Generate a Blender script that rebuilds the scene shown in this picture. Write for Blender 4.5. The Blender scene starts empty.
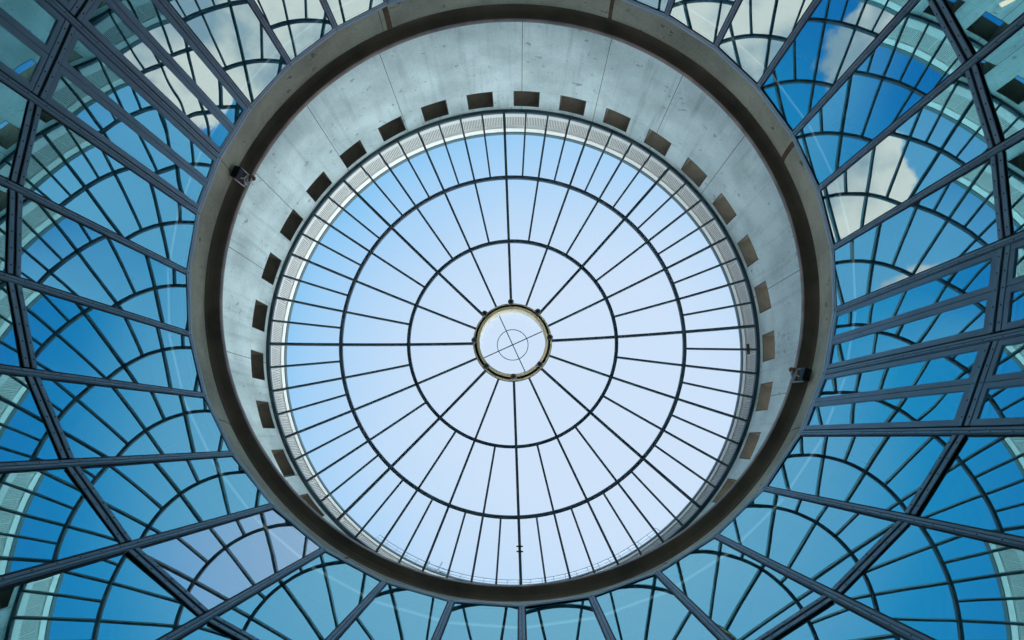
import bpy, math, random
from math import sin, cos, pi, radians, atan2, sqrt

random.seed(7)
SC = bpy.context.scene
COL = SC.collection
S = 5.0                      # metres per model unit
EYE = 1.6
PH = -0.0354                 # turn of the whole rotunda about its axis
STEP = radians(11.25)        # 32 bays
CAM = (0.0304 * S, 0.5403 * S, EYE)
RG = 1.0101                  # glass ring (vertex radius)
HT, HR, HB = 1.8093, 1.158, 0.507
RW = 1.332                   # drum wall
DX = -.046                   # the drum and dome sit a few centimetres off the glass ring's centre


def Z(h):
    return h * S + EYE


def ang(k):
    return PH + k * STEP


def pol(r, a, z=0.0):
    return (-r * sin(a), r * cos(a), z)


# ------------------------------------------------------------------ materials
def new_mat(name):
    m = bpy.data.materials.new(name)
    m.use_nodes = True
    nt = m.node_tree
    nt.nodes.clear()
    return m, nt, nt.nodes, nt.links


def plain(name, col, rough=.6, metal=0.0, noise=0.0, scale=4.0, spec=.4, bump=0.0):
    m, nt, N, L = new_mat(name)
    out = N.new('ShaderNodeOutputMaterial')
    b = N.new('ShaderNodeBsdfPrincipled')
    b.inputs['Roughness'].default_value = rough
    b.inputs['Metallic'].default_value = metal
    b.inputs['Specular IOR Level'].default_value = spec
    L.new(b.outputs[0], out.inputs[0])
    if noise:
        tc = N.new('ShaderNodeTexCoord')
        nz = N.new('ShaderNodeTexNoise')
        nz.inputs['Scale'].default_value = scale
        nz.inputs['Detail'].default_value = 6
        L.new(tc.outputs['Object'], nz.inputs['Vector'])
        mr = N.new('ShaderNodeMapRange')
        mr.inputs['From Min'].default_value = .3
        mr.inputs['From Max'].default_value = .7
        L.new(nz.outputs['Fac'], mr.inputs['Value'])
        mx = N.new('ShaderNodeMix')
        mx.data_type = 'RGBA'
        mx.inputs[6].default_value = tuple(c * (1 - noise) for c in col) + (1,)
        mx.inputs[7].default_value = tuple(min(1, c * (1 + noise)) for c in col) + (1,)
        L.new(mr.outputs[0], mx.inputs[0])
        L.new(mx.outputs[2], b.inputs['Base Color'])
        if bump:
            bp = N.new('ShaderNodeBump')
            bp.inputs['Strength'].default_value = bump
            bp.inputs['Distance'].default_value = .02
            L.new(nz.outputs['Fac'], bp.inputs['Height'])
            L.new(bp.outputs[0], b.inputs['Normal'])
    else:
        b.inputs['Base Color'].default_value = tuple(col) + (1,)
    return m


def glass(name, refl, trans, wave=0.0, rough=0.0):
    """A coated pane: mirrors with colour refl, lets through trans; its far face only lets through."""
    m, nt, N, L = new_mat(name)
    out = N.new('ShaderNodeOutputMaterial')
    g = N.new('ShaderNodeBsdfGlossy')
    g.inputs['Color'].default_value = tuple(refl) + (1,)
    g.inputs['Roughness'].default_value = rough
    t = N.new('ShaderNodeBsdfTransparent')
    t.inputs['Color'].default_value = tuple(trans) + (1,)
    t2 = N.new('ShaderNodeBsdfTransparent')
    a = N.new('ShaderNodeAddShader')
    geo = N.new('ShaderNodeNewGeometry')
    mx = N.new('ShaderNodeMixShader')
    L.new(g.outputs[0], a.inputs[0])
    L.new(t.outputs[0], a.inputs[1])
    L.new(geo.outputs['Backfacing'], mx.inputs[0])
    L.new(a.outputs[0], mx.inputs[1])
    L.new(t2.outputs[0], mx.inputs[2])
    L.new(mx.outputs[0], out.inputs[0])
    if wave:
        tc = N.new('ShaderNodeNewGeometry')
        nz = N.new('ShaderNodeTexNoise')
        nz.inputs['Scale'].default_value = 1.1
        nz.inputs['Detail'].default_value = 1.0
        L.new(tc.outputs['Position'], nz.inputs['Vector'])
        bp = N.new('ShaderNodeBump')
        bp.inputs['Strength'].default_value = 1.0
        bp.inputs['Distance'].default_value = wave
        L.new(nz.outputs['Fac'], bp.inputs['Height'])
        L.new(bp.outputs[0], g.inputs['Normal'])
    return m


def emission_mat(name, col, strength):
    m, nt, N, L = new_mat(name)
    out = N.new('ShaderNodeOutputMaterial')
    e = N.new('ShaderNodeEmission')
    e.inputs['Color'].default_value = tuple(col) + (1,)
    e.inputs['Strength'].default_value = strength
    L.new(e.outputs[0], out.inputs[0])
    return m


def concrete(name, base, dark, streak=True):
    """Cast concrete: cloudy tone, vertical run marks, small dark pits."""
    m, nt, N, L = new_mat(name)
    out = N.new('ShaderNodeOutputMaterial')
    b = N.new('ShaderNodeBsdfPrincipled')
    b.inputs['Roughness'].default_value = .85
    b.inputs['Specular IOR Level'].default_value = .2
    L.new(b.outputs[0], out.inputs[0])
    tc = N.new('ShaderNodeTexCoord')

    def noise(scale, detail, vec=None):
        n = N.new('ShaderNodeTexNoise')
        n.inputs['Scale'].default_value = scale
        n.inputs['Detail'].default_value = detail
        L.new(vec if vec is not None else tc.outputs['Object'], n.inputs['Vector'])
        return n.outputs['Fac']

    def rng(v, a, c, lo=0.0, hi=1.0):
        r = N.new('ShaderNodeMapRange')
        r.inputs['From Min'].default_value = a
        r.inputs['From Max'].default_value = c
        r.inputs['To Min'].default_value = lo
        r.inputs['To Max'].default_value = hi
        L.new(v, r.inputs['Value'])
        return r.outputs[0]

    def mul(a, c):
        n = N.new('ShaderNodeMath')
        n.operation = 'MULTIPLY'
        L.new(a, n.inputs[0])
        if isinstance(c, float):
            n.inputs[1].default_value = c
        else:
            L.new(c, n.inputs[1])
        return n.outputs[0]

    f = rng(noise(.9, 7), .38, .66, 0.0, .5)
    mp = N.new('ShaderNodeMapping')
    mp.inputs['Scale'].default_value = (6, 6, .35)
    L.new(tc.outputs['Object'], mp.inputs['Vector'])
    st = rng(noise(1.0, 4, mp.outputs[0]), .52, .75, 0.0, .35 if streak else .1)
    pit = rng(noise(5.5, 3), .64, .70, 0.0, .85)
    pitmask = rng(noise(1.3, 3), .46, .58)
    grain = rng(noise(22.0, 3), .3, .7, 0.0, .22)
    a1 = N.new('ShaderNodeMath'); a1.operation = 'ADD'
    L.new(f, a1.inputs[0]); L.new(st, a1.inputs[1])
    a2 = N.new('ShaderNodeMath'); a2.operation = 'ADD'
    L.new(a1.outputs[0], a2.inputs[0]); L.new(mul(mul(pit, pitmask), .9), a2.inputs[1])
    a3 = N.new('ShaderNodeMath'); a3.operation = 'ADD'; a3.use_clamp = True
    L.new(a2.outputs[0], a3.inputs[0]); L.new(grain, a3.inputs[1])
    mx = N.new('ShaderNodeMix'); mx.data_type = 'RGBA'
    mx.inputs[6].default_value = tuple(base) + (1,)
    mx.inputs[7].default_value = tuple(dark) + (1,)
    L.new(a3.outputs[0], mx.inputs[0])
    L.new(mx.outputs[2], b.inputs['Base Color'])
    bp = N.new('ShaderNodeBump')
    bp.inputs['Strength'].default_value = .25
    bp.inputs['Distance'].default_value = .01
    L.new(a3.outputs[0], bp.inputs['Height'])
    L.new(bp.outputs[0], b.inputs['Normal'])
    return m


M = dict(
    drum=concrete('drum_concrete', (.83, .94, .93), (.38, .46, .46)),
    beam=concrete('beam_concrete', (.78, .71, .53), (.27, .24, .17), False),
    joint=plain('joint_dark', (.16, .17, .16), .9),
    joint_soft=plain('joint_soft', (.42, .46, .46), .9),
    rust=plain('rust_streak', (.17, .10, .05), .9, noise=.4, scale=3),
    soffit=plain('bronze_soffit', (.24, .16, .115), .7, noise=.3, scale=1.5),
    lip=plain('copper_lip', (.36, .27, .23), .5, .3, noise=.3, scale=3),
    alu=plain('blue_grey_aluminium', (.24, .38, .50), .48, .1, noise=.12, scale=1.2),
    alu_dark=plain('dark_gasket', (.018, .020, .026), .6),
    cap=plain('cap_aluminium', (.26, .41, .53), .45, .1, noise=.1, scale=1.0),
    rail=plain('top_rail_aluminium', (.55, .68, .78), .45, .1),
    rib=plain('dark_teal_steel', (.065, .10, .12), .5, .2),
    purlin=plain('blue_black_steel', (.045, .075, .105), .45, .2),
    curb=plain('teal_curb', (.045, .085, .10), .5, .2),
    bronze=plain('oculus_bronze', (.72, .58, .38), .5, .2, noise=.15, scale=2),
    black=plain('black_steel', (.024, .019, .017), .45, .2),
    white=plain('white_sheet', (.46, .46, .44), .6),
    slat=plain('grey_slat', (.46, .46, .44), .6),
    backing=plain('panel_backing', (.10, .105, .105), .8),
    louvre=plain('olive_brown_panel', (.060, .048, .032), .75, noise=.2, scale=5),
    roofsteel=plain('roof_rail_steel', (.20, .25, .32), .5, .3),
    floor=plain('pale_stone_floor', (.66, .64, .60), .7, noise=.15, scale=1.0),
    gal_ceiling=plain('grey_green_ceiling', (.17, .16, .14), .85, noise=.25, scale=1.2),
    gal_wall=plain('dark_gallery_wall', (.07, .08, .08), .85),
    bulkhead=plain('pale_bulkhead', (.62, .68, .70), .7),
    brownbox=plain('brown_box', (.06, .03, .022), .7),
    silver=plain('silver_bracket', (.62, .64, .66), .35, .7),
    orange=plain('orange_brown', (.42, .19, .09), .6),
    clear=glass('dome_glass', (.05, .06, .065), (.93, .94, .95)),
    mirror=glass('blue_coated_glass', (.24, .52, .58), (.20, .22, .21), wave=.0006),
    mirror_pale=glass('pale_coated_glass', (.48, .58, .64), (.24, .25, .22), wave=.0006),
    mirror_wavy=glass('blue_coated_glass_wavy', (.24, .52, .58), (.20, .22, .21), wave=.003),
    glow_strip=emission_mat('bulkhead_glow', (.55, .80, .90), .42),  # glow put into the pale edge line of the bulkhead, not a lamp
    lamp_warm=emission_mat('warm_lamp', (1.0, .72, .38), 3.0),
)


# ------------------------------------------------------------------ mesh builder
class MB:
    def __init__(s):
        s.v, s.f, s.m = [], [], []

    def add(s, vs, fs, mi=0):
        b = len(s.v)
        s.v += vs
        s.f += [tuple(b + i for i in f) for f in fs]
        s.m += [mi] * len(fs)

    def hexa(s, p, mi=0):
        """8 corners: bottom ring 0-3 (counter-clockwise seen from above), top ring 4-7."""
        s.add(list(p), [(3, 2, 1, 0), (4, 5, 6, 7), (0, 1, 5, 4), (1, 2, 6, 5), (2, 3, 7, 6), (3, 0, 4, 7)], mi)

    def box(s, x0, x1, y0, y1, z0, z1, mi=0):
        s.hexa([(x0, y0, z0), (x1, y0, z0), (x1, y1, z0), (x0, y1, z0), (x0, y0, z1), (x1, y0, z1), (x1, y1, z1), (x0, y1, z1)], mi)

    def bar(s, p, q, w, d, up=(0, 0, 1), mi=0):
        """Rectangular bar from p to q; w across, d along up."""
        from mathutils import Vector as V
        p, q, u = V(p), V(q), V(up)
        t = (q - p).normalized()
        x = t.cross(u).normalized() * (w / 2)
        y = x.cross(t).normalized() * (d / 2)
        c = [p - x - y, p + x - y, p + x + y, p - x + y, q - x - y, q + x - y, q + x + y, q - x + y]
        s.add([tuple(k) for k in c], [(0, 1, 2, 3), (7, 6, 5, 4), (4, 5, 1, 0), (5, 6, 2, 1), (6, 7, 3, 2), (7, 4, 0, 3)], mi)

    def lathe(s, prof, a0=0.0, a1=2 * pi, n=256, mi=0, closed_profile=True):
        full = abs(a1 - a0 - 2 * pi) < 1e-6
        m = len(prof)
        cols = n if full else n + 1
        vs = []
        for i in range(cols):
            a = a0 + (a1 - a0) * i / n
            vs += [pol(r, a, z) for r, z in prof]
        fs = []
        for i in range(n):
            j = (i + 1) % cols
            for k in range(m if closed_profile else m - 1):
                l = (k + 1) % m
                fs.append((i * m + k, j * m + k, j * m + l, i * m + l))
        if not full and closed_profile:
            fs.append(tuple(range(m)))
            fs.append(tuple(reversed(range(n * m, n * m + m))))
        s.add(vs, fs, mi)

    def tube(s, pts, r, n=8, mi=0):
        from mathutils import Vector as V
        P = [V(p) for p in pts]
        vs, fs = [], []
        ref = V((0.13, 0.21, 0.97))
        for i, p in enumerate(P):
            t = (P[min(i + 1, len(P) - 1)] - P[max(i - 1, 0)]).normalized()
            x = t.cross(ref)
            if x.length < 1e-3:
                x = t.cross(V((1, 0, 0)))
            x.normalize()
            y = t.cross(x)
            for k in range(n):
                a = 2 * pi * k / n
                vs.append(tuple(p + x * (r * cos(a)) + y * (r * sin(a))))
        for i in range(len(P) - 1):
            for k in range(n):
                l = (k + 1) % n
                fs.append((i * n + k, i * n + l, (i + 1) * n + l, (i + 1) * n + k))
        fs.append(tuple(reversed(range(n))))
        fs.append(tuple(range((len(P) - 1) * n, len(P) * n)))
        s.add(vs, fs, mi)

    def ball(s, c, r, n=12, m=8, mi=0):
        vs = [(c[0], c[1], c[2] - r)]
        for i in range(1, m):
            t = pi * i / m
            vs += [(c[0] + r * sin(t) * cos(2 * pi * k / n), c[1] + r * sin(t) * sin(2 * pi * k / n), c[2] - r * cos(t)) for k in range(n)]
        vs.append((c[0], c[1], c[2] + r))
        fs = [(0, 1 + (k + 1) % n, 1 + k) for k in range(n)]
        for i in range(m - 2):
            for k in range(n):
                l = (k + 1) % n
                fs.append((1 + i * n + k, 1 + i * n + l, 1 + (i + 1) * n + l, 1 + (i + 1) * n + k))
        e = len(vs) - 1
        fs += [(e, 1 + (m - 2) * n + k, 1 + (m - 2) * n + (k + 1) % n) for k in range(n)]
        s.add(vs, fs, mi)

    def build(s, name, mats, parent=None, base=None, smooth=False, fix=True):
        me = bpy.data.meshes.new(name)
        v = s.v
        if base is not None:
            v = [(p[0] - base[0], p[1] - base[1], p[2] - base[2]) for p in v]
        me.from_pydata(v, [], s.f)
        if not isinstance(mats, (list, tuple)):
            mats = [mats]
        for m in mats:
            me.materials.append(m)
        if len(mats) > 1:
            me.polygons.foreach_set('material_index', s.m)
        if fix:
            import bmesh
            bm = bmesh.new()
            bm.from_mesh(me)
            bmesh.ops.recalc_face_normals(bm, faces=bm.faces)
            bm.to_mesh(me)
            bm.free()
        if smooth:
            me.polygons.foreach_set('use_smooth', [True] * len(me.polygons))
        me.update()
        o = bpy.data.objects.new(name, me)
        COL.objects.link(o)
        if parent is not None:
            o.parent = parent
        elif base is not None:
            o.location = base
        return o


def tag(o, label=None, cat=None, group=None, kind=None):
    if cat and not kind: kind = 'thing'
    if label: o['label'] = label
    if cat: o['category'] = cat
    if group: o['group'] = group
    if kind: o['kind'] = kind
    return o


def empty(name, loc, rz=0.0):
    o = bpy.data.objects.new(name, None)
    COL.objects.link(o)
    o.location = loc
    o.rotation_euler = (0, 0, rz)
    o.empty_display_size = .2
    return o


def copy_tree(o, parent=None):
    c = o.copy()
    COL.objects.link(c)
    c.parent = parent
    for ch in list(o.children):
        copy_tree(ch, c)
    return c


# position round the ring, read as on a clock face (six o'clock at the bottom)
_H = 'twelve one two three four five six seven eight nine ten eleven'.split()


def clock(k):
    """k counts bays clockwise from six o'clock, 32 to the round; quarter bays are told apart in words."""
    t = (6 * 60 + k * 22.5) % 720
    h, mnt = int(t // 60), t % 60
    a, b = _H[h % 12], _H[(h + 1) % 12]
    names = [(0, f"{a} o'clock"), (5.6, f"five past {a}"), (11.25, f"ten past {a}"), (16.9, f"a little past quarter past {a}"), (15, f"quarter past {a}"),
             (22.5, f"twenty past {a}"), (28, f"just before half past {a}"), (30, f"half past {a}"), (33.75, f"just after half past {a}"),
             (37.5, f"twenty to {b}"), (45, f"quarter to {b}"), (50.6, f"nearly ten to {b}"), (52.5, f"ten to {b}"), (56.25, f"just before {b} o'clock"),
             (7.5, f"just past {a} o'clock"), (18.75, f"nearly twenty past {a}"), (41.25, f"nearly quarter to {b}"), (39.4, f"just past twenty to {b}"),
             (3.75, f"a touch past {a} o'clock"), (26.25, f"twenty-five past {a}"), (48.75, f"just past quarter to {b}")]
    return min(names, key=lambda n: abs(n[0] - mnt))[1]


def K(i):
    return i if i <= 16 else i - 32


# ------------------------------------------------------------------ setting
b = MB(); b.lathe([(.01, -.15), (12.0, -.15), (12.0, 0), (.01, 0)], n=96)
tag(b.build('floor', M['floor']), kind='structure')

b = MB(); b.lathe([(RG * S + .02, 0.0), (RG * S + .5, 0.0), (RG * S + .5, Z(HB) - .12), (RG * S + .02, Z(HB) - .12)], n=128)
tag(b.build('wall_base', M['beam']), kind='structure')

b = MB(); b.lathe([(RG * S + .22, Z(HB) - .5), (12.0, Z(HB) - .5), (12.0, Z(HB) - .15), (RG * S + .22, Z(HB) - .15)], n=96)
tag(b.build('floor_gallery', M['floor']), kind='structure')

b = MB()
b.lathe([(RG * S + .62, Z(1.845)), (12.0, Z(1.845)), (12.0, Z(1.845) + .3), (RG * S + .62, Z(1.845) + .3)], n=128)
tag(b.build('ceiling_gallery', M['gal_ceiling']), kind='structure')
b = MB()
b.lathe([(RG * S + .165, Z(1.80)), (RG * S + .60, Z(1.80)), (RG * S + .60, Z(1.845) + .3), (RG * S + .165, Z(1.845) + .3)], n=128)
tag(b.build('ceiling_bulkhead', M['bulkhead']), kind='structure')
b = MB(); b.lathe([(11.7, Z(HB) - .15), (12.0, Z(HB) - .15), (12.0, Z(1.845)), (11.7, Z(1.845))], n=96)
tag(b.build('wall_gallery', M['gal_wall']), kind='structure')

# concrete ring beam: joints and rust runs are narrow columns of their own
prof = [(1.0085, 1.8285), (1.0115, 1.86), (1.019, 1.905), (1.029, 1.945), (1.0385, 1.9776), (1.22, 1.9776), (1.22, 1.8285)]
prof = [(r * S, Z(h)) for r, h in prof]


def ring_with_strips(prof, strips, nseg, mi_base=0):
    """closed lathe whose angular columns include strips [(k_centre, half width in bays, material)]."""
    edges = {}
    for i in range(nseg):
        edges[i * 32.0 / nseg] = 0
    cuts = []
    for kc, hw, mi in strips:
        cuts.append(((kc - hw) % 32, (kc + hw) % 32, mi))
    ks = sorted(k for k in edges if not any(c[0] - .02 < k < c[1] + .02 for c in cuts))
    ks = sorted(ks + [c[0] for c in cuts] + [c[1] for c in cuts])
    mb = MB()
    m = len(prof)
    vs = []
    for k in ks:
        vs += [pol(r, ang(k), z) for r, z in prof]
    mb.v = vs
    n = len(ks)
    for i in range(n):
        j = (i + 1) % n
        mi = next((c[2] for c in cuts if abs(c[0] - ks[i]) < 1e-6), mi_base)
        for k in range(m):
            l = (k + 1) % m
            mb.f.append((i * m + k, j * m + k, j * m + l, i * m + l))
            mb.m.append(mi)
    return mb


strips = [(13.93, .05, 1), (13.80, .006, 2), (-13.98, .035, 1), (-9.89, .045, 1), (-5.1, .012, 2), (9.98, .006, 2), (5.6, .01, 2), (2.7, .02, 1), (-2.2, .01, 2)]
tag(ring_with_strips(prof, strips, 256).build('beam_ring', [M['beam'], M['rust'], M['joint']]), kind='structure')

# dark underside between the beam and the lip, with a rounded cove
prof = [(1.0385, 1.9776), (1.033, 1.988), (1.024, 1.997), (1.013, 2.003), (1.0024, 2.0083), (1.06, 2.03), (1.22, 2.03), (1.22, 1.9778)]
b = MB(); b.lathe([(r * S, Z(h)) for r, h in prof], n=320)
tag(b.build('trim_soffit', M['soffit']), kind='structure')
prof = [(1.0024, 2.0083), (1.0005, 2.012), (1.0005, 2.027), (1.006, 2.034), (1.03, 2.034), (1.03, 2.0188)]
b = MB(); b.lathe([(r * S, Z(h)) for r, h in prof], n=320)
tag(b.build('trim_lip', M['lip']), kind='structure')
# ledge floor inside the drum
b = MB(); b.lathe([(1.03 * S, Z(2.0305)), (1.47 * S, Z(2.0305)), (1.47 * S, Z(2.05)), (1.03 * S, Z(2.05))], n=160)
tag(b.build('floor_ledge', M['beam']), kind='structure')

# drum wall with 32 square openings
W0, W1 = 3.027, 3.1833
TOP = 3.2126
HWID = .28


def drum_wall():
    mb = MB()
    joints = [12.23, 13.80, -14.0, -11.1, -6.5, -3.1, 7.6, 9.4, 10.75, 5.2, 2.0, 16.4, -8.6, -12.6]
    jw = .006
    ks, mats = [], []
    for i in range(32):
        base = [i, i + .11, i + .5 - HWID, i + .36, i + .5, i + .64, i + .5 + HWID, i + .89]
        ks += base
    js = [j % 32 for j in joints]
    ks = [k for k in ks if not any(abs(k - j) < .02 for j in js)]
    ks = sorted(ks + [j - jw for j in js] + [j + jw for j in js])
    hs = [2.05, 2.3, 2.55, 2.8, W0 - .0015, W0, W1, TOP]
    ri, ro, rr = RW * S, (RW + .13) * S, (RW + .13) * S
    n = len(ks)

    def inwin(k0, k1):
        m = ((k0 + k1) / 2) % 1.0
        return abs(m - .5) < HWID - 1e-6
    idx = {}

    def vert(r, i, h):
        key = (r, i % n, h)
        if key not in idx:
            idx[key] = len(mb.v)
            mb.v.append(pol(r, ang(ks[i % n]), Z(h)))
        return idx[key]
    for i in range(n):
        k0, k1 = ks[i], ks[(i + 1) % n] if i + 1 < n else ks[0] + 32
        isj = any(abs(k0 - (j - jw)) < 1e-6 for j in js)
        win = inwin(k0, k1)
        for a in range(len(hs) - 1):
            h0, h1 = hs[a], hs[a + 1]
            if win and a == 5:
                continue
            mi = 1 if isj else (2 if (a == 4 and not win) else 0)
            mb.f.append((vert(ri, i, h0), vert(ri, i + 1, h0), vert(ri, i + 1, h1), vert(ri, i, h1))); mb.m.append(mi)
        # window reveals
        if win:
            for h in (W0, W1):
                mb.f.append((vert(ri, i, h), vert(ri, i + 1, h), vert(rr, i + 1, h), vert(rr, i, h))); mb.m.append(0)
            km = (k0 % 1.0)
            if abs(km - (.5 - HWID)) < 1e-6:
                mb.f.append((vert(ri, i, W0), vert(ri, i, W1), vert(rr, i, W1), vert(rr, i, W0))); mb.m.append(0)
            if abs((k1 % 1.0) - (.5 + HWID)) < 1e-6:
                mb.f.append((vert(ri, i + 1, W0), vert(ri, i + 1, W1), vert(rr, i + 1, W1), vert(rr, i + 1, W0))); mb.m.append(0)
        mb.f.append((vert(ri, i, TOP), vert(ri, i + 1, TOP), vert(ro, i + 1, TOP), vert(ro, i, TOP))); mb.m.append(0)
        for a in range(len(hs) - 1):
            if win and a == 5:
                continue
            mb.f.append((vert(ro, i, hs[a]), vert(ro, i, hs[a + 1]), vert(ro, i + 1, hs[a + 1]), vert(ro, i + 1, hs[a]))); mb.m.append(0)
        mb.f.append((vert(ri, i, 2.05), vert(ro, i, 2.05), vert(ro, i + 1, 2.05), vert(ri, i + 1, 2.05))); mb.m.append(0)
    return mb


tag(drum_wall().build('wall_drum', [M['drum'], M['joint'], M['joint_soft']]), kind='structure').location.x = DX

# ------------------------------------------------------------------ drum windows
def local(r, da, z, r0, z0):
    """point at radius r, da bays to the side, in a frame that sits at radius r0, height z0 and looks outward along +y"""
    a = da * STEP
    return (-r * sin(a), r * cos(a) - r0, z - z0)


def curved_box(mb, r0, r1, d0, d1, z0, z1, R, ZB, n=3, mi=0):
    for i in range(n):
        e0, e1 = d0 + (d1 - d0) * i / n, d0 + (d1 - d0) * (i + 1) / n
        mb.hexa([local(r0, e1, z0, R, ZB), local(r0, e0, z0, R, ZB), local(r1, e0, z0, R, ZB), local(r1, e1, z0, R, ZB),
                 local(r0, e1, z1, R, ZB), local(r0, e0, z1, R, ZB), local(r1, e0, z1, R, ZB), local(r1, e1, z1, R, ZB)], mi)


def make_drum_window():
    R, ZB = RW * S, Z(W0)
    root = empty('drum_window', (0, 0, 0))
    r0, r1 = RW * S + .004, (RW + .13) * S - .004
    t, w = .022, .0045
    za, zb = Z(W0) + .002, Z(W1) - .002
    e = HWID - .001
    for nm, d0, d1, z0, z1 in (('head', -e, e, zb - t, zb), ('sill', -e, e, za, za + t), ('jamb', -e, -e + 3 * w, za + t, zb - t), ('jamb', e - 3 * w, e, za + t, zb - t)):
        mb = MB()
        curved_box(mb, r0, r1, d0, d1, z0, z1, R, ZB, 4 if d1 - d0 > .2 else 1)
        mb.build(nm, M['louvre'], root)
    mb = MB()
    curved_box(mb, r1 - .07, r1 - .055, -e + 3 * w, e - 3 * w, za + t, zb - t, R, ZB, 4)
    mb.build('pane', M['clear'], root)
    return root


proto = make_drum_window()
for i in range(32):
    o = proto if i == 0 else copy_tree(proto)
    k = K(i) + .5
    x, y, z = pol(RW * S, ang(k), Z(W0))
    o.location = (x + DX, y, z)
    o.rotation_euler = (0, 0, ang(k))
    tag(o, f"deep brown-lined square window in the concrete drum at {clock(k)}", 'window', 'square windows round the concrete drum')

# ------------------------------------------------------------------ glass dome
DP = [(.225, 3.470), (.5968, 3.4172), (.9612, 3.3292), (1.3292, 3.207)]


def dome_h(r):
    t = 0
    for i, (ri, hi) in enumerate(DP):
        w = hi
        for j, (rj, _) in enumerate(DP):
            if i != j:
                w *= (r - rj) / (ri - rj)
        t += w
    return t


DB = (0, 0, Z(TOP))
dome = tag(empty('glass_dome', DB), 'shallow round glass dome of dark ribs and rings over the concrete drum', 'dome')


def rib_mesh(k, ra, rb, w, d, n):
    mb = MB()
    a = ang(k)
    tx, ty = cos(a), sin(a)
    ring = []
    for i in range(n + 1):
        r = ra + (rb - ra) * i / n
        x, y, _ = pol(r * S, a)
        z = Z(dome_h(r))
        h = w * S / 2
        ring.append([(x - tx * h, y - ty * h, z), (x + tx * h, y + ty * h, z), (x + tx * h, y + ty * h, z + d * S), (x - tx * h, y - ty * h, z + d * S)])
    vs = [p for q in ring for p in q]
    fs = []
    for i in range(n):
        for c in range(4):
            e = (c + 1) % 4
            fs.append((i * 4 + c, i * 4 + e, i * 4 + 4 + e, i * 4 + 4 + c))
    fs.append((3, 2, 1, 0)); fs.append((n * 4, n * 4 + 1, n * 4 + 2, n * 4 + 3))
    mb.add(vs, fs)
    return mb


RR1, RR2, RR3 = .5968, .9612, 1.3225
clampk = {0: 1.111, -15: 0}
for j in range(64):
    k = j * .5
    if j % 8 == 0 or j % 4 == 0:
        w = .0145 if j % 8 == 0 else .0115
        o = rib_mesh(k, .222, RR3, w, .024, 24).build('main_rib', M['rib'], dome, DB)
        if j == 0:
            mb = MB()
            for dz in (-.012, .012):
                r = 1.111 + dz
                x, y, _ = pol(r * S, ang(0)); z = Z(dome_h(r)) - .01
                mb.bar((x - .085, y, z), (x + .085, y, z), .03, .05)
            mb.build('clamp', M['black'], o, DB)
    elif j % 2 == 0:
        rib_mesh(k, RR1, RR3, .0108, .022, 16).build('intermediate_rib', M['rib'], dome, DB)
    else:
        o = rib_mesh(k, RR2, RR3, .0098, .020, 8).build('short_rib', M['rib'], dome, DB)
        if j == 49:
            mb = MB()
            r = 1.271
            x, y, _ = pol(r * S, ang(k)); z = Z(dome_h(r)) - .02
            mb.bar((x, y - .14, z), (x, y + .14, z), .06, .06)
            mb.build('clamp', M['black'], o, DB)
for r in (RR1, RR2):
    mb = MB()
    h = dome_h(r)
    mb.lathe([((r - .009) * S, Z(h - .003)), ((r + .009) * S, Z(h - .003)), ((r + .009) * S, Z(h + .018)), ((r - .009) * S, Z(h + .018))], n=192)
    mb.build('purlin_ring', M['purlin'], dome, DB)
mb = MB()
mb.lathe([(1.3135 * S, Z(3.2135)), (1.3315 * S, Z(3.2130)), (1.3315 * S, Z(3.235)), (1.3135 * S, Z(3.235))], n=256)
mb.build('base_ring', M['curb'], dome, DB)


def pane_patch(k0, k1, ra, rb, na, nr, trim):
    mb = MB()
    t = .008 / S
    vs, fs = [], []
    for lay in (0, 1):
        for i in range(nr + 1):
            r = ra + (rb - ra) * i / nr
            for j in range(na + 1):
                a = ang(k0) + (ang(k1) - ang(k0)) * j / na
                g = trim / r * (1 - 2 * j / na)
                vs.append(pol(r * S, a + g, Z(dome_h(r) + .0125 + lay * t)))
    m = (nr + 1) * (na + 1)
    q = na + 1
    for i in range(nr):
        for j in range(na):
            c = i * q + j
            fs.append((c, c + 1, c + 1 + q, c + q))
            fs.append((m + c, m + c + q, m + c + 1 + q, m + c + 1))
    edge = [j for j in range(na)]
    for j in range(na):
        fs.append((j, m + j, m + j + 1, j + 1))
        c = nr * q + j
        fs.append((c, c + 1, m + c + 1, m + c))
    for i in range(nr):
        c = i * q
        fs.append((c, c + q, m + c + q, m + c))
        c = i * q + na
        fs.append((c, m + c, m + c + q, c + q))
    mb.add(vs, fs)
    return mb


for j in range(16):
    pane_patch(j * 2, j * 2 + 2, .228, RR1 - .010, 6, 4, .007).build('inner_pane', M['clear'], dome, DB)
for j in range(32):
    pane_patch(j, j + 1, RR1 + .010, RR2 - .010, 4, 4, .007).build('middle_pane', M['clear'], dome, DB)
for j in range(64):
    pane_patch(j * .5, j * .5 + .5, RR2 + .010, 1.312, 2, 4, .006).build('outer_pane', M['clear'], dome, DB)

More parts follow.
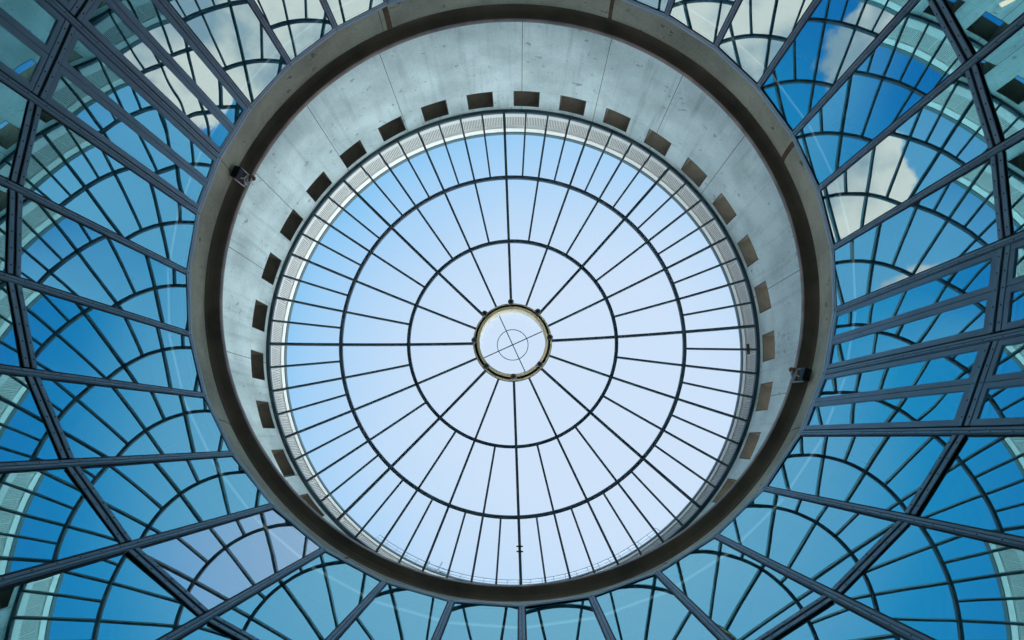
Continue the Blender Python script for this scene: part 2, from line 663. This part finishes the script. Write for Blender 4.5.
# oculus ring with hanging knobs, cross bars and a little cap
oc = MB()
oc.lathe([(.2060 * S, Z(3.462)), (.2300 * S, Z(3.470)), (.2300 * S, Z(3.505)), (.2060 * S, Z(3.505))], n=96)
oc = oc.build('oculus_ring', M['black'], dome, DB)
mb = MB()
mb.lathe([(.1900 * S, Z(3.438)), (.2060 * S, Z(3.446)), (.2060 * S, Z(3.56)), (.1960 * S, Z(3.56))], n=96)
tag(mb.build('inner_collar', M['bronze'], oc, DB), 'bronze coloured inner collar')
mb = MB()
mb.lathe([(.2195 * S, Z(3.455)), (.2275 * S, Z(3.458)), (.2275 * S, Z(3.4695)), (.2195 * S, Z(3.4645))], n=96)
tag(mb.build('outer_band', M['bronze'], oc, DB), 'pale band on the underside')
for j in range(8):
    mb = MB()
    x, y, _ = pol(.2134 * S, ang(j * 4))
    mb.ball((x, y, Z(3.3521)), .085, 16, 10)
    mb.tube([(x, y, Z(3.3521) + .03), (x, y, Z(3.47))], .02, 8)
    mb.build('knob', M['black'], oc, DB, smooth=True)
zc = Z(3.585)
for kk in (-2, -10):
    a = ang(kk)
    mb = MB()
    x, y, _ = pol(.194 * S, a)
    mb.bar((-x, -y, zc), (x, y, zc), .026, .04)
    mb.build('cross_bar', M['rib'], oc, DB)
mb = MB()
mb.lathe([(.0905 * S, zc - .015), (.0945 * S, zc - .015), (.0945 * S, zc + .015), (.0905 * S, zc + .015)], n=64)
mb.build('hoop', M['rib'], oc, DB)
mb = MB()
mb.lathe([(.002, zc + .03), (.204 * S, zc + .03), (.204 * S, zc + .038), (.002, zc + .038)], n=64)
mb.build('cap_pane', M['clear'], oc, DB)
mb = MB()
mb.lathe([(.196 * S, Z(3.5605)), (.206 * S, Z(3.5605)), (.206 * S, zc + .028), (.196 * S, zc + .028)], n=96)
mb.build('cap_rim', M['white'], oc, DB)

# ------------------------------------------------------------------ parapet outside the dome
PB = (0, 0, Z(TOP) + .002)
par = tag(empty('roof_parapet', PB), 'pale louvred parapet circling outside the foot of the glass dome', 'parapet')
RP = 1.346
mb = MB(); mb.lathe([(RP * S, PB[2]), ((RP + .03) * S, PB[2]), ((RP + .03) * S, Z(3.328)), (RP * S, Z(3.328))], n=256)
mb.build('lower_band', M['white'], par, PB)
mb = MB(); mb.lathe([(RP * S, Z(3.462)), ((RP + .03) * S, Z(3.462)), ((RP + .03) * S, Z(3.508)), (RP * S, Z(3.508))], n=256)
mb.build('upper_band', M['white'], par, PB)
mb = MB(); mb.lathe([((RP - .004) * S, Z(3.5085)), ((RP + .04) * S, Z(3.5085)), ((RP + .04) * S, Z(3.5388)), ((RP - .004) * S, Z(3.5388))], n=256)
mb.build('coping', M['curb'], par, PB)
mb = MB(); mb.lathe([((RP + .022) * S, Z(3.3285)), ((RP + .028) * S, Z(3.3285)), ((RP + .028) * S, Z(3.4615)), ((RP + .022) * S, Z(3.4615))], n=192)
mb.build('back_sheet', M['backing'], par, PB)
for j in range(64):
    mb = MB()
    ns = 12
    for q in range(ns):
        kk = j * .5 + .03 + .44 * (q + .5) / ns
        a = ang(kk)
        x, y, _ = pol((RP + .008) * S, a)
        x2, y2, _ = pol((RP + .02) * S, a)
        mb.bar((x, y, Z(3.334)), (x, y, Z(3.456)), .024, .03, (x, y, 0))
    for h in (3.331, 3.459):
        mb.bar(pol((RP + .008) * S, ang(j * .5 + .015), Z(h)), pol((RP + .008) * S, ang(j * .5 + .485), Z(h)), .03, .022)
    for kk in (j * .5 + .012, j * .5 + .488):
        x, y, _ = pol((RP + .008) * S, ang(kk))
        mb.bar((x, y, Z(3.331)), (x, y, Z(3.459)), .022, .03, (x, y, 0))
    mb.build('grille_panel', M['slat'], par, PB)

# short guard rail and ladder on the coping, near six o'clock
GB = pol((RP + .018) * S, ang(0), Z(3.539))
gr = tag(empty('guard_rail', GB), 'thin steel guard rail on the parapet coping near six o\'clock', 'railing')
rr = (RP + .005) * S
k0, k1 = -3.2, 3.3
for h, r in ((3.682, .016), (3.615, .009)):
    mb = MB()
    mb.tube([pol(rr, ang(k0 + (k1 - k0) * i / 40), Z(h)) for i in range(41)], r, 6)
    mb.build('handrail' if h > 3.65 else 'mid_rail', M['roofsteel'], gr, GB)
for i in range(27):
    kk = k0 + (k1 - k0) * i / 26
    mb = MB()
    mb.tube([pol(rr, ang(kk), Z(3.539)), pol(rr, ang(kk), Z(3.682))], .010, 6)
    mb.build('post', M['roofsteel'], gr, GB)
LB = pol((RP + .026) * S, ang(1.95), Z(3.5392))
ld = empty('roof_ladder', LB, ang(1.95))
tag(ld, 'small steel ladder with two tall poles standing on the roof parapet', 'ladder')
for sx in (-1, 1):
    mb = MB(); mb.tube([(sx * .17, .03, 0), (sx * .17, .03, 1.15), (sx * .17, -.02, 1.55 + .25 * sx)], .026, 8)
    mb.build('pole', M['roofsteel'], ld)
for q in range(5):
    mb = MB(); mb.tube([(-.17, .03, .12 + q * .17), (.17, .03, .12 + q * .17)], .018, 6)
    mb.build('rung', M['roofsteel'], ld)
mb = MB(); mb.box(.24, .62, -.02, .14, 0, .55); mb.box(.22, .64, -.04, .16, .55, .60)
tag(mb.build('box', M['curb'], ld), 'blue grey box beside the poles')

for o in (dome, par, gr, ld):
    o.location.x += DX

# ------------------------------------------------------------------ glazed ring: mullions, transoms, panes, casements
RGm = RG * S
CH = RG * cos(STEP / 2) * S           # distance of a bay's plane from the axis
BW = 2 * RG * sin(STEP / 2) * S       # width of a bay
MW = .074                             # mullion face width


def make_mullion(z0, z1):
    """local: origin at foot, y outward"""
    root = empty('glass_wall_mullion', (0, 0, 0))
    h = z1 - z0
    mb = MB(); mb.box(-MW / 2, MW / 2, -.008, .085, 0, h)
    mb.build('body', M['alu'], root)
    mb = MB()
    mb.box(-.028, -.004, -.020, -.0085, .0, h)
    mb.box(.004, .028, -.020, -.0085, .0, h)
    mb.box(-.004, .004, -.015, -.0085, .0, h, 1)
    n = int(h / .24)
    for i in range(n):
        z = (i + .5) * h / n
        mb.box(-.020, -.010, -.0215, -.0205, z - .008, z + .008, 1)
    mb.build('cap_strip', [M['cap'], M['alu_dark']], root)
    for sx in (-1, 1):
        mb = MB(); mb.box(sx * (MW / 2 + .0065) - .006, sx * (MW / 2 + .0065) + .006, -.003, .05, 0.0, h)
        mb.build('gasket', M['alu_dark'], root)
    return root


TZ = .155                              # transom height
TIERS = {'upper': (Z(HR) + TZ / 2, Z(HT)), 'lower': (Z(HB), Z(HR) - TZ / 2)}
for tier, (za, zb) in TIERS.items():
    z0 = za - (TZ if tier == 'upper' else 0) - (.0 if tier == 'upper' else 0)
    if tier == 'upper':
        z0 = Z(HR)
    else:
        zb = Z(HR)
    proto = make_mullion(z0, zb)
    for i in range(32):
        k = K(i)
        o = proto if i == 0 else copy_tree(proto)
        o.location = pol(RGm, ang(k), z0 + (.001 if tier == 'upper' else 0))
        o.rotation_euler = (0, 0, ang(k))
        where = 'between the concrete ring and the transom' if tier == 'upper' else 'below the transom'
        tag(o, f"blue grey mullion bar {where} at {clock(k)}", 'mullion', f'{tier} mullions of the glass ring')


def make_transom(z):
    """local: origin at the middle of the bay plane"""
    root = empty('glass_wall_transom', (0, 0, 0))
    hw = BW / 2 - MW / 2 - .016
    mb = MB(); mb.box(-hw, hw, -.004, .14, -TZ / 2, TZ / 2)
    mb.build('core', M['alu_dark'], root)
    for s0, s1, nm in ((-TZ / 2, -.021, 'lower_rail'), (.021, TZ / 2, 'upper_rail')):
        mb = MB(); mb.box(-hw, hw, -.016, -.0045, s0, s1)
        n = 5
        for i in range(n):
            x = -hw + (i + .5) * 2 * hw / n
            zz = (s0 + s1) / 2
            mb.box(x - .008, x + .008, -.0175, -.0165, zz - .008, zz + .008, 1)
        mb.build(nm, [M['cap'], M['alu_dark']], root)
    return root


proto = make_transom(0)
for i in range(32):
    k = K(i) + .5
    o = proto if i == 0 else copy_tree(proto)
    o.location = pol(CH, ang(k), Z(HR))
    o.rotation_euler = (0, 0, ang(k))
    tag(o, f"short double transom rail with a dark middle groove at {clock(k)}", 'transom', 'transom rails of the glass ring')


def make_top_rail():
    root = empty('top_glazing_rail', (0, 0, 0))
    hw = BW / 2 - .007
    mb = MB(); mb.box(-hw, hw, -.008, .12, 0, .036)
    mb.build('outer_strip', M['rail'], root)
    mb = MB(); mb.box(-hw, hw, -.013, .12, .0425, .090)
    mb.build('inner_strip', M['rail'], root)
    mb = MB(); mb.box(-hw, hw, .0, .11, .0365, .042)
    mb.build('gasket', M['alu_dark'], root)
    return root


proto = make_top_rail()
for i in range(32):
    k = K(i) + .5
    o = proto if i == 0 else copy_tree(proto)
    o.location = pol(CH, ang(k), Z(HT) + .002)
    o.rotation_euler = (0, 0, ang(k))
    tag(o, f"pale metal rail along the foot of the concrete ring at {clock(k)}", 'rail', 'rails under the concrete ring')

# small turns of single panes, as seen in where each pane's reflection falls: (tilt, yaw)
TURN = {-11.5: (0.0028, -0.0017), -10.5: (0.0046, -0.0021), -9.5: (0.0025, 0.0097), -8.5: (0.0037, 0.0063), -4.5: (0.0017, -0.002), -3.5: (-0.0037, 0.0011),
        -1.5: (0.0016, -0.0021), -.5: (0.0047, 0.002), 1.5: (-0.0031, 0.001), 2.5: (0, 0.0009), 3.5: (0.0002, 0.0132), 4.5: (-0.0028, 0.0107), 5.5: (-0.0026, -0.0017),
        6.5: (-0.0006, -0.0063), 7.5: (-0.0015, -0.0003), 8.5: (-0.0021, -0.0021), 11.5: (-0.0034, -0.0037), 12.5: (-0.0031, -0.0029)}


def pane_box(x0, x1, z0, z1, tilt, yaw, y=.006):
    """thin pane turned a little: inward normal (0,-1,0) gains tilt upward, yaw sideways"""
    xc, zc_ = (x0 + x1) / 2, (z0 + z1) / 2
    mb = MB()

    def yy(x, z):
        return y + tilt * (z - zc_) - yaw * (x - xc)
    c = []
    for z in (z0, z1):
        for x, t in ((x0, 0), (x1, 0), (x1, .008), (x0, .008)):
            c.append((x, yy(x, z) + t, z))
    mb.hexa(c)
    return mb


CASE = {9.5, 10.5, -5.5, -6.5}
for i in range(32):
    k = K(i) + .5
    for tier, (za, zb) in TIERS.items():
        loc = pol(CH, ang(k), za)
        h = zb - za
        tilt, yaw = TURN.get(k, (random.gauss(0, .002), random.gauss(0, .002)))
        hw = BW / 2 - MW / 2 - .013
        where = 'above the transom' if tier == 'upper' else 'below the transom'
        if k in CASE:
            for sd in (-1, 1):
                xa, xb = (-hw + .003, -.004) if sd < 0 else (.004, hw - .003)
                root = empty('casement_window', loc, ang(k))
                kk = k - sd * .25 * -1 if False else k - sd * .25
                tag(root, f"narrow opening window in blue grey sash {where} at {clock(kk)}", 'window', 'opening windows of the glass ring')
                fw = .062
                mb = MB()
                zt0, zt1 = .008, h - .008
                mb.box(xa, xb, -.012, .05, zt0, zt0 + fw)
                mb.box(xa, xb, -.012, .05, zt1 - fw, zt1)
                mb.box(xa, xa + fw, -.012, .05, zt0 + fw, zt1 - fw)
                mb.box(xb - fw, xb, -.012, .05, zt0 + fw, zt1 - fw)
                mb.build('sash', M['alu'], root)
                mb = MB()
                g = .008
                mb.box(xa + fw, xb - fw, -.004, .04, zt0 + fw, zt0 + fw + g)
                mb.box(xa + fw, xb - fw, -.004, .04, zt1 - fw - g, zt1 - fw)
                mb.box(xa + fw, xa + fw + g, -.004, .04, zt0 + fw + g, zt1 - fw - g)
                mb.box(xb - fw - g, xb - fw, -.004, .04, zt0 + fw + g, zt1 - fw - g)
                mb.build('glazing_bead', M['alu'], root)
                pane_box(xa + fw + g, xb - fw - g, zt0 + fw + g, zt1 - fw - g, random.gauss(.001, .003), random.gauss(0, .006), .001).build('pane', M['mirror_wavy'], root)
        else:
            root = empty('fixed_window', loc, ang(k))
            pale = (k == 3.5 and tier == 'upper')
            look = 'paler lavender' if pale else 'blue'
            tag(root, f"tall {look} mirror glass panel {where} at {clock(k)}", 'glass panel', 'fixed glass panels of the glass ring')
            m = M['mirror_pale'] if pale else M['mirror']
            pane_box(-hw + .0065, hw - .0065, .010, h - .010, tilt, yaw).build('pane', m, root)
            mb = MB()
            mb.box(-hw, hw, .004, .05, 0.001, .0095)
            mb.box(-hw, hw, .004, .05, h - .0095, h - .001)
            mb.box(-hw, -hw + .006, .004, .05, 0.0095, h - .0095)
            mb.box(hw - .006, hw, .004, .05, 0.0095, h - .0095)
            mb.build('edge_seal', M['alu_dark'], root)

# ------------------------------------------------------------------ floodlights under the lip
def floodlight(k, label, flip):
    zt = Z(1.958)
    root = empty('floodlight', pol(.999 * S, ang(k), zt), ang(k))
    tag(root, label, 'floodlight', 'floodlights on the ring')
    mb = MB()
    mb.box(-.10, .10, -.03, .075, -.20, -.03)
    for q in range(6):
        mb.box(-.085 + q * .03, -.075 + q * .03, .0755, .095, -.19, -.04)
    mb.build('housing', M['black'], root)
    mb = MB(); mb.box(-.085, .085, -.036, -.0305, -.185, -.05)
    mb.build('lens', M['alu_dark'], root)
    mb = MB()
    mb.bar((-.112, .02, -.13), (-.112, -.005, .17), .012, .03, (0, 1, 0))
    mb.bar((.112, .02, -.13), (.112, -.005, .17), .012, .03, (0, 1, 0))
    mb.bar((-.118, -.005, .176), (.118, -.005, .176), .03, .012, (0, 0, 1))
    mb.build('yoke', M['silver'], root)
    mb = MB()
    sx = flip
    mb.tube([(sx * .05, -.04, -.08), (sx * .02, -.07, -.02), (sx * -.06, -.06, .03), (sx * -.02, -.07, .08), (sx * .05, -.06, .11), (sx * .0, -.08, .16), (sx * -.08, -.06, .20)], .011, 6)
    mb.tube([(sx * -.02, -.05, .02), (sx * .06, -.05, .05), (sx * .07, -.06, .15)], .009, 6)
    tag(mb.build('cable', M['silver'], root), 'looped pale cable')
    mb = MB()
    x0, x1 = sorted((sx * -.02, sx * -.13))
    mb.box(x0, x1, -.06, .04, .17, .235); mb.ball((sx * -.10, -.06, .24), .045, 10, 6)
    tag(mb.build('bracket', M['orange'], root), 'orange brown clamp on the lip')
    return root


floodlight(10.0, 'small black floodlight with an orange brown clamp under the ring lip near ten o\'clock', 1)
floodlight(-6.02, 'small black floodlight under the ring lip near quarter to four', -1)

# ------------------------------------------------------------------ added glow line behind the glass; gallery ceiling light
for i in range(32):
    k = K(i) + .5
    root = empty('glow_line', pol(5.275, ang(k), Z(1.80) - .001), ang(k))  # glowing strip added to brighten the bulkhead edge, no lamp of the gallery
    tag(root, f"thin pale glowing line added behind the glass at {clock(k)}", 'glow line', 'glow lines added behind the glass ring')
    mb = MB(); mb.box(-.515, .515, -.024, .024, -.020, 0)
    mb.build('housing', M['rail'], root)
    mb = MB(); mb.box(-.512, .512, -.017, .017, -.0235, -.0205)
    mb.build('glow_face', M['glow_strip'], root)
def ceiling_light(k, r, mat, label, lx=.34, ly=.20, warm=False):
    root = empty('ceiling_light', pol(r * S, ang(k), Z(1.845) - .002), ang(k))
    tag(root, label, 'ceiling light', None)
    mb = MB()
    t = .02
    x, y, d = lx / 2, ly / 2, .14
    mb.box(-x, x, -y, -y + t, -d, 0); mb.box(-x, x, y - t, y, -d, 0)
    mb.box(-x, -x + t, -y + t, y - t, -d, 0); mb.box(x - t, x, -y + t, y - t, -d, 0)
    mb.box(-x + t, x - t, -y + t, y - t, -.02, 0)
    mb.build('housing', M['brownbox'], root)
    mb = MB(); mb.box(-x + t + .005, x - t - .005, -y + t + .01, y - t - .01, -.09, -.03)
    mb.build('glow_face', mat, root)


ceiling_light(-10.33, 1.924, M['lamp_warm'], 'warm yellow strip light on the gallery ceiling behind the glass near two o\'clock', .14, .5)

# ------------------------------------------------------------------ sky
w = bpy.data.worlds.new('sky')
SC.world = w
w.use_nodes = True
nt = w.node_tree
nt.nodes.clear()
N, L = nt.nodes, nt.links
out = N.new('ShaderNodeOutputWorld')
bg = N.new('ShaderNodeBackground')
L.new(bg.outputs[0], out.inputs[0])
tc = N.new('ShaderNodeTexCoord')
D = tc.outputs['Generated']


def unit(v):
    l = sqrt(sum(c * c for c in v))
    return tuple(c / l for c in v)


def dotn(v):
    n = N.new('ShaderNodeVectorMath')
    n.operation = 'DOT_PRODUCT'
    n.inputs[1].default_value = unit(v)
    L.new(D, n.inputs[0])
    return n.outputs['Value']


def mrange(v, a, c, lo, hi, smooth=True):
    n = N.new('ShaderNodeMapRange')
    n.interpolation_type = 'SMOOTHSTEP' if smooth else 'LINEAR'
    n.inputs['From Min'].default_value = a
    n.inputs['From Max'].default_value = c
    n.inputs['To Min'].default_value = lo
    n.inputs['To Max'].default_value = hi
    L.new(v, n.inputs['Value'])
    return n.outputs[0]


def op(kind, a, c):
    n = N.new('ShaderNodeMath')
    n.operation = kind
    for i, x in enumerate((a, c)):
        if isinstance(x, (int, float)):
            n.inputs[i].default_value = x
        else:
            L.new(x, n.inputs[i])
    return n.outputs[0]


def snoise(scale, detail, rough=.55):
    n = N.new('ShaderNodeTexNoise')
    n.inputs['Scale'].default_value = scale
    n.inputs['Detail'].default_value = detail
    n.inputs['Roughness'].default_value = rough
    L.new(D, n.inputs['Vector'])
    return n.outputs['Fac']


def mix(f, a, c):
    n = N.new('ShaderNodeMix')
    n.data_type = 'RGBA'
    L.new(f, n.inputs[0])
    for i, x in ((6, a), (7, c)):
        if isinstance(x, tuple):
            n.inputs[i].default_value = x + (1,)
        else:
            L.new(x, n.inputs[i])
    return n.outputs[2]


soft = snoise(2.2, 4)
thin = op('MULTIPLY', op('SUBTRACT', soft, .5), .05)
core = op('ADD', dotn((.10, -.05, .994)), thin)
zz = dotn((0, 0, 1))
blue = mix(mrange(zz, .70, .88, 0, 1), (.02, .28, .72), (.055, .50, .90))
# pale thin haze overhead and to two sides
side = None
for v, r, top in (((.56, -.18, .80), 19, 1.0), ((-.54, -.22, .82), 15, .85), ((.40, -.30, .86), 10, .6)):
    m = mrange(op('ADD', dotn(v), thin), cos(radians(r)), cos(radians(r * .3)), 0, top)
    side = m if side is None else op('MAXIMUM', side, m)
pale = mix(mrange(core, cos(radians(27)), cos(radians(7)), 0, 1), (.37, .66, .97), (.66, .81, 1.0))
deep = mix(op('MAXIMUM', side, mrange(core, cos(radians(33)), cos(radians(24)), 0, 1)), blue, pale)
# hazy brighter belt low down all round
azi = mrange(dotn((.8, .6, 0)), -.75, .75, 0, 1)
belt = mix(mrange(zz, .36, .63, 1, 0), deep, mix(azi, (1.0, 1.2, 1.25), (7.0, 8.0, 8.1)))
# clouds
blobs = [((.62, .27, .743), 9), ((.50, .42, .758), 11), ((.672, .06, .738), 4.5), ((-.665, .195, .72), 5.0), ((-.570, .285, .77), 7.0), ((-.47, .46, .75), 11), ((-.535, -.215, .815), 4.5)]
acc = None
for v, r in blobs:
    m = mrange(dotn(v), cos(radians(r * 1.45)), cos(radians(r * .45)), 0, 1)
    acc = m if acc is None else op('MAXIMUM', acc, m)
puff = op('ADD', acc, op('MULTIPLY', op('SUBTRACT', snoise(8.0, 8, .62), .5), 2.2))
cl = mrange(puff, .46, .66, 0, 1)
shade = mix(mrange(snoise(9.0, 4), .36, .62, 0, 1), (.75, .62, .70), (2.25, 1.26, 1.08))
final = mix(cl, belt, shade)
L.new(final, bg.inputs['Color'])
bg.inputs['Strength'].default_value = 1.0

# ------------------------------------------------------------------ camera and view
cd = bpy.data.cameras.new('camera')
cam = bpy.data.objects.new('camera', cd)
COL.objects.link(cam)
from mathutils import Matrix
tx, ty = -0.1908, 0.0122
cx, sx, cy, sy = cos(tx), sin(tx), cos(ty), sin(ty)
Rx = Matrix(((1, 0, 0), (0, cx, -sx), (0, sx, cx)))
Ry = Matrix(((cy, 0, sy), (0, 1, 0), (-sy, 0, cy)))
Mv = Rx @ Ry                       # rows: right, down, forward in world
right, down, fwd = Mv[0], Mv[1], Mv[2]
R3 = Matrix((right, -down, -fwd)).transposed()
cam.matrix_world = Matrix.Translation(CAM) @ R3.to_4x4()
cd.sensor_width = 36.0
cd.lens = 603.0 * 36.0 / 1024.0
cd.clip_start = .05
cd.clip_end = 200
SC.camera = cam

SC.view_settings.view_transform = 'Standard'
SC.view_settings.look = 'None'
SC.view_settings.exposure = 0.0
SC.view_settings.gamma = 1.0
SC.view_settings.use_curve_mapping = False
SC.cycles.max_bounces = 10
SC.cycles.diffuse_bounces = 5
SC.cycles.glossy_bounces = 6
SC.cycles.transparent_max_bounces = 24
SC.cycles.use_denoising = True
SC.cycles.caustics_reflective = True
